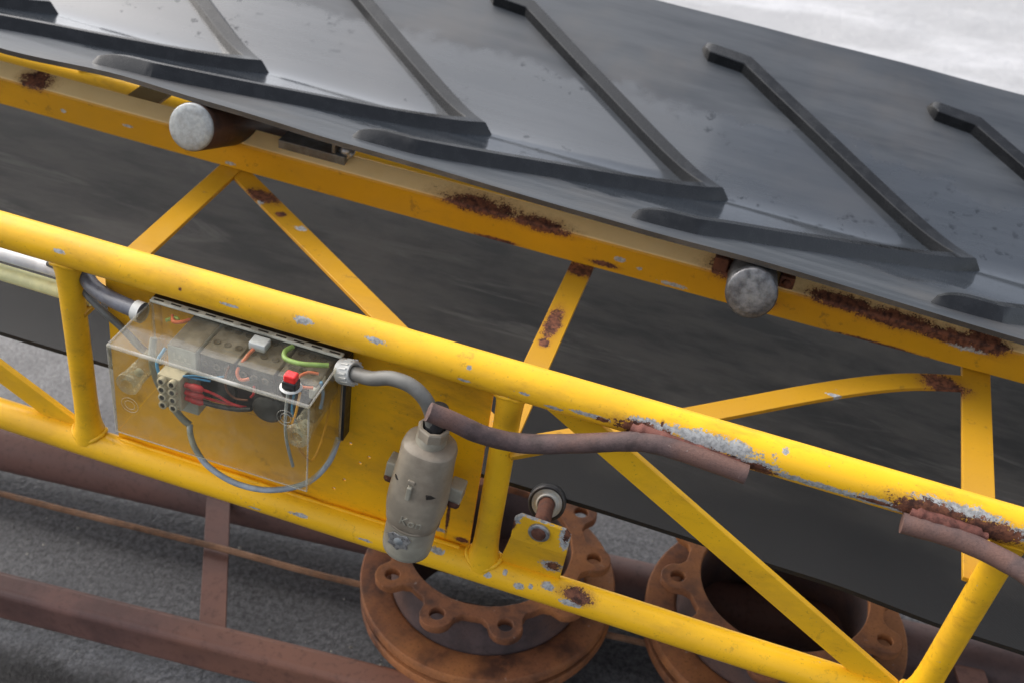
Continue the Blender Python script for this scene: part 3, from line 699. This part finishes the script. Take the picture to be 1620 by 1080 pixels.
# relays
def module(name, x0, x1, y1, z0, z1, mat, topmat, y0=.004):
    m = MB().box(((x0 + x1) / 2, (y0 + y1) / 2, (z0 + z1) / 2), (x1 - x0, y0 - y1, z1 - z0))
    m.mi = [0, 0, 0, 0, 0, 1]; return m.build(name, [mat, topmat], cb, .0012)
g1 = module('grey_relay', -.380, -.345, -.070, -.128, -.034, 'relay', 'module_top')
mk = MB()
for k in range(3):
    mk.box((-.372 + .007 * k, -.0704, -.045 - .002 * k), (.002, .0004, .004))
    mk.box((-.370 + .008 * k, -.0704, -.053), (.004, .0004, .001))
mk.build('print_mark', 'white', g1)
mods = [module('contactor', -.343, -.300, -.066, -.098, -.037, 'module', 'module_top'), module('contactor', -.298, -.253, -.064, -.100, -.038, 'module', 'module_top'),
        module('overload_relay', -.251, -.204, -.060, -.096, -.040, 'module', 'module_top')]
for q, (x0, zt, yf) in enumerate(((-.343, -.037, -.066), (-.298, -.038, -.064), (-.251, -.040, -.060))):
    for i in range(3):
        for j in range(2):
            x = x0 + .008 + .0135 * i; y = -.014 - .026 * j
            MB().lathe([(0, .0004), (.0035, .0006), (.0043, .0010), (.0043, -.001)], axis_matrix((x, y, zt + .0002), (0, 0, 1)), 14).build('terminal_screw', 'hole', mods[q])
    for i in range(3):
        x = x0 + .008 + .0135 * i
        MB().lathe([(.0020, .0002), (.0040, .0012), (.0046, .0002)], axis_matrix((x, yf - .0003, zt - .012), (0, -1, 0)), 14).build('terminal_screw', 'module_top', mods[q])
m = MB().lathe([(0, .012), (.014, .012), (.019, .008), (.019, -.006), (0, -.006)], axis_matrix((-.262, -.055, -.092), (0, -1, 0)), 28); m.build('coil_housing', 'black', cb)
m = MB().lathe([(0, .010), (.013, .010), (.017, .006), (.017, -.006), (0, -.006)], axis_matrix((-.300, -.052, -.090), (0, -1, 0)), 28); m.build('coil_housing', 'black', cb)
MB().box((-.287, -.030, -.030), (.020, .016, .010)).build('clip', 'relay', cb, .001)
MB().box((-.207, -.050, -.048), (.008, .03, .014)).build('clip', 'white', cb, .002)
# beige terminal strip
tb = MB().box((-.368, -.0815, -.085), (.028, .018, .046)).build('terminal_block', 'beige', cb, .001)
for i in range(2):
    for j in range(4):
        p = V(-.3745 + .013 * i, -.0905, -.068 - .0115 * j)
        sk = MB().lathe([(.0030, .0062), None, (.0048, .0062), (.0050, .0055), (.0050, -.001)], axis_matrix(p, (0, -1, .15)), 16).build('socket', 'beige', tb)
        MB().lathe([(0, .0045), (.0031, .0045)], axis_matrix(p, (0, -1, .15)), 12).build('socket_bore', 'hole', tb)
# red push button through the cover
bt2 = MB().box((-.2235, -.083, -.0245), (.0165, .014, .0105)).build('button_base', 'black', cb, .0015)
MB().box((-.2235, -.083, -.0155), (.0140, .0120, .0095)).build('button_cap', 'red', bt2, .0022, 3)
MB().lathe([(.0125, 0), (.0118, .0012), (.0095, .0013)], axis_matrix((-.2235, -.083, -.0294), (0, 0, 1)), 24).build('button_ring', 'white', bt2)
# spade connectors and wires
for k, z in enumerate((-.073, -.0835, -.092)):
    c = MB().tube([V(-.352, -.083, z), V(-.345, -.083, z), V(-.343, -.083, z), V(-.334, -.082, z - .001), V(-.331, -.081, z - .002)], [.0034, .0036, .0046, .0046, .0026], 12).build('red_connector', 'w_red', cb)
def wire(pts, r, mat, name='wire'): return MB().tube(spline(pts, 8), r, 10).build(name, mat, cb)
wire([(-.333, -.081, -.074), (-.318, -.077, -.080), (-.300, -.073, -.090), (-.285, -.068, -.094)], .0017, 'w_red')
wire([(-.333, -.081, -.0845), (-.318, -.076, -.090), (-.300, -.070, -.094)], .0016, 'w_red')
wire([(-.333, -.081, -.093), (-.315, -.077, -.096), (-.295, -.072, -.097), (-.278, -.070, -.092)], .0030, 'black')
wire([(-.355, -.082, -.0625), (-.342, -.078, -.060), (-.325, -.074, -.060), (-.312, -.068, -.058)], .0013, 'w_blue')
wire([(-.353, -.080, -.064), (-.340, -.079, -.063), (-.325, -.075, -.064)], .0013, 'w_blue')
wire([(-.385, -.082, -.070), (-.391, -.075, -.060), (-.389, -.06, -.05)], .0020, 'w_blue')
wire([(-.290, -.033, -.033), (-.293, -.050, -.036), (-.296, -.066, -.045), (-.290, -.071, -.052), (-.281, -.068, -.050)], .0021, 'w_orange')
wire([(-.306, -.066, -.042), (-.308, -.071, -.055), (-.306, -.073, -.072), (-.296, -.071, -.082), (-.282, -.070, -.080)], .0013, 'w_brown')
wire([(-.276, -.066, -.060), (-.274, -.071, -.066), (-.278, -.070, -.074)], .0015, 'w_red')
wire([(-.252, -.018, -.030), (-.256, -.030, -.030), (-.250, -.040, -.031), (-.232, -.042, -.030), (-.214, -.036, -.030), (-.203, -.03, -.031)], .0030, 'w_green')
wire([(-.208, -.045, -.034), (-.220, -.048, -.034), (-.226, -.058, -.036), (-.218, -.068, -.038), (-.205, -.066, -.037)], .0018, 'w_orange')
wire([(-.402, -.02, -.036), (-.395, -.03, -.035), (-.386, -.028, -.034), (-.38, -.02, -.034)], .0022, 'w_orange')
wire([(-.405, -.03, -.037), (-.398, -.022, -.036), (-.392, -.024, -.036)], .0022, 'w_green')
wire([(-.220, -.081, -.036), (-.221, -.085, -.060), (-.217, -.080, -.085), (-.215, -.07, -.110)], .0014, 'w_blue')
wire([(-.227, -.082, -.036), (-.227, -.088, -.065), (-.225, -.090, -.10), (-.221, -.080, -.150)], .0019, 'cable_blue')
wire([(-.214, -.080, -.036), (-.215, -.088, -.060), (-.220, -.088, -.085), (-.214, -.082, -.115), (-.203, -.07, -.143), (-.200, -.05, -.13), (-.199, -.035, -.10), (-.198, -.03, -.08)], .0015, 'w_yellow')
wire([(-.203, -.050, -.040), (-.200, -.050, -.055), (-.198, -.06, -.07)], .0022, 'w_blue')
wire([(-.408, -.052, -.048), (-.407, -.060, -.066), (-.404, -.062, -.090), (-.393, -.062, -.120), (-.374, -.062, -.146), (-.362, -.062, -.1550)], .0042, 'cable_lt', 'inner_cable')
# cable glands
gr = MB().lathe([(.0150, 0), (.0150, .006), (.0138, .007), (.0138, .018), (.0125, .020), None, (.0100, .020), (.0100, .010)], axis_matrix((-.1885, -.022, -.040), (1, -.35, .45)), 28).build('cable_gland', 'white', cb)
rib = MB()
gm = axis_matrix((-.1885, -.022, -.040), (1, -.35, .45))
for k in range(16):
    a = 2 * math.pi * k / 16; p = gm @ V(.0142 * math.cos(a), .0142 * math.sin(a), .0125); rib.box(p, (.002, .002, .011), gm.to_3x3() @ Matrix.Rotation(a, 3, 'Z'))
rib.build('grip_rib', 'white', gr)
MB().lathe([(.0125, 0), (.0125, .010), None, (.009, .010)], axis_matrix((-.434, -.030, -.036), (-1, .1, 0)), 24).build('cable_gland', 'white', cb)

# ------------------------------------------------------------------ cables and conduits
def cable(name, pts, r, mat, label, cat='cable', n=10):
    return single(MB().tube(spline(pts, n), r, 20).build(name, mat), label, cat, None, T)
gp = gm @ V(0, 0, .012)
cable('flexible_cable', [tuple(gp), (-.150, -.038, -.0245), (-.125, -.042, -.0125), (-.101, -.046, -.0105), (-.083, -.050, -.0185), (-.0725, -.052, -.034), (-.0695, -.0515, -.050)], .0084, 'cable', 'grey flexible cable from clear box to beige plug')
cable('flexible_hose', [(-.575, .035, -.030), (-.545, .018, -.038), (-.520, .000, -.044), (-.49, -.014, -.042), (-.462, -.024, -.038), (-.436, -.030, -.036)], .0098, 'cable_dark', 'dark grey hose entering the left side of the clear box', 'hose')
cable('thin_cable', [(-.60, .03, -.055), (-.552, .022, -.058), (-.531, .004, -.064), (-.505, -.002, -.078), (-.485, -.002, -.092), (-.455, -.008, -.110), (-.425, -.014, -.118)], .0046, 'cable', 'thin grey cable running down behind the clear box', 'cable')
cable('hanging_lead', [(-.362, -.062, -.1545), (-.357, -.070, -.1625), (-.345, -.080, -.173), (-.325, -.086, -.188), (-.290, -.086, -.201), (-.250, -.078, -.203), (-.215, -.055, -.198), (-.198, -.03, -.18), (-.196, -.006, -.158)], .0036, 'cable_blue', 'pale grey lead looping below the clear box', 'cable')
cable('white_conduit', [(-1.6, .032, -.068), (-1.0, .032, -.0655), (-.56, .031, -.0635)], .0085, 'conduit', 'white plastic conduit under the upper tube at the far left', 'conduit')
cable('cream_conduit', [(-1.6, .030, -.094), (-1.0, .030, -.0915), (-.538, .026, -.0885)], .0105, 'cream', 'pale cream yellow conduit below the white one at the far left', 'conduit')

# ------------------------------------------------------------------ plug connector
PT, PB = V(-.0675, -.050, -.0545), V(-.0845, -.050, -.2575)
pd = (PB - PT).normalized(); pm = axis_matrix(PT, pd)
# local frame whose x is sideways and y faces the viewer
px_ = V(1, 0, 0); px_ = (px_ - pd * px_.dot(pd)).normalized(); py_ = pd.cross(px_)
pm = Matrix(((px_.x, py_.x, pd.x, PT.x), (px_.y, py_.y, pd.y, PT.y), (px_.z, py_.z, pd.z, PT.z), (0, 0, 0, 1)))
pm = pm @ Matrix.Diagonal((.88, .88, 1, 1))
pc = thing('plug_connector', 'weathered beige industrial plug socket with embossed lettering on yellow plate', 'plug', (-.083, -.05, -.262), T)
body = MB().lathe([(.0185, .0215), None, (.0315, .0245), (.0345, .0275), None, (.0362, .0325), (.0365, .050), (.0388, .080), (.0405, .108), (.0405, .120), (.0392, .132), (.0365, .146), (.0358, .1485), None, (.033, .1485)], pm, 64, 0, True, .985, .88, 2.5).build('body', 'plug', pc)
MB().lathe([(.0338, .146), (.0345, .170), (.0342, .194), (.0332, .2005), (.0305, .2030), None, (.027, .2030), (.027, .19), None, (0, .19)], pm, 56, 0, True, 1.0, .95).build('socket_collar', 'plug_lo', pc)
# lip line round the collar
MB().lathe([(.0364, .1465), (.0374, .1480), (.0370, .1502), (.0345, .1510)], pm, 56, 0, True, 1.0, .92).build('collar_ring', 'plug', pc)
nt = MB().lathe([(.0205, .0275), (.0195, .014), (.0178, .010)], pm, 40).build('gland_neck', 'plug_lo', pc)
MB().lathe([(.0190, .014), None, (.0205, .0125), (.0205, .001), (.0190, -.001), None, (.0160, -.001), (.0155, .004), None, (.0155, .018)], pm, 8, 0, False).build('gland_nut', 'plug', pc)
MB().lathe([(0, .0165), (.0158, .0165)], pm, 24).build('gland_bore', 'hole', pc)
MB().tube([pm @ V(.001, -.002, -.028), pm @ V(.001, -.001, -.012), pm @ V(0, 0, .004), pm @ V(0, 0, .0162)], [.0100, .0108, .0110, .0112], 24).build('cable_sleeve', 'black', pc)
# fixing lugs with rusty screws
for sx, zz in ((-1, .103), (1, .106)):
    c = pm @ V(sx * .044, -.026, zz)
    rm = Matrix((px_, py_, pd)).transposed()
    lg = MB().box(c, (.018, .022, .024), rm).build('fixing_lug', 'plug_lo', pc, .002)
    MB().lathe([(0, .007), (.0055, .0065), (.0078, .004), (.0080, 0)], axis_matrix(pm @ V(sx * .0455, -.018, zz + .0125), (pd * .75 + py_ * .65)), 16).build('screw', 'rust_bolt', lg)
rm = Matrix((px_, py_, pd)).transposed()
def yface(z, x=0.0, k=.9):
    tab = [(.0255, .030), (.0335, .0352), (.05, .0365), (.08, .0388), (.108, .0405), (.12, .0405), (.132, .0392), (.146, .0365), (.1485, .034), (.17, .0345), (.194, .0342)]
    r = lerp_table(tab, z); return (1 - min(1, abs(x / (r * .985)) ** 2.5)) ** .4 * r * .88 if z < .147 else math.sqrt(max(0, 1 - (x / r) ** 2)) * r * k
# small moulded latch
MB().box(pm @ V(-.006, yface(.078, -.006) + .002, .080), (.0055, .006, .020), rm).build('latch', 'plug_lo', pc, .0012)
MB().box(pm @ V(-.006, yface(.066, -.006) + .0005, .065), (.009, .003, .006), rm).build('latch_foot', 'plug', pc, .0012)
# arrow slots
for sx in (-1, 1):
    z = .080 if sx > 0 else .072; x = .022 if sx > 0 else -.0275; ks = .8 if sx > 0 else .5
    yy = yface(z, x) - .0008
    ns = (pm.to_3x3() @ V(x, yy, 0)).normalized()
    sl_m = MB(); c = pm @ V(x, yy, z)
    tx = ns.cross(pd).normalized() * (-1)
    pts = [(-.0075, .0010), (.001, -.0045), (.0075, -.0042), (.0065, .0028), (-.002, .0032)]
    sl_m.add([c + tx * (a * ks) + pd * (b * ks) + ns * .0012 for a, b in pts] + [c + tx * (a * ks) + pd * (b * ks) - ns * .003 for a, b in pts],
             [(0, 1, 2, 3, 4)] + [(i, (i + 1) % 5, 5 + (i + 1) % 5, 5 + i) for i in range(5)]); sl_m.build('arrow_slot', 'hole', pc)
# badge on the collar
c = pm @ V(-.006, yface(.166, -.006, .95) + .0002, .166)
me = plate2d([(-.0125, .006), (-.007, .0105), (.0, .0085), (.007, .0105), (.0125, .006), (.0095, -.002), (.0105, -.007), (.004, -.008), (0, -.0125), (-.005, -.008), (-.0105, -.006), (-.0095, .0)], [], .002,
             Matrix.Translation(c) @ Matrix((px_, -pd, py_)).transposed().to_4x4() @ Matrix.Diagonal((1.15, 1.15, 1, 1)), .0005)
bd = link('badge', me, 'emblem', pc)
MB().lathe([(0, .0028), (.004, .0024), (.0062, .0008), (.0070, 0)], axis_matrix(c, py_), 16).build('badge_centre', 'galv', bd)
# embossed lettering
tc = bpy.data.curves.new('lettering', 'FONT'); tc.body = 'Kon'; tc.size = .0185; tc.extrude = .0015; tc.align_x = 'CENTER'; tc.offset = -.00005; tc.shear = .15
to = bpy.data.objects.new('lettering', tc); COL.objects.link(to)
dg = bpy.context.evaluated_depsgraph_get(); dg.update()
me = bpy.data.meshes.new_from_object(to.evaluated_get(dg)); bpy.data.objects.remove(to); bpy.data.curves.remove(tc); me.materials.clear()
for v in me.vertices:
    x = v.co.x + .004; z = .1330 - v.co.y; y = yface(z, x) + v.co.z + .0001; v.co = pm @ V(x, y, z)
me.update(); link('lettering', me, 'plug_lo', pc)
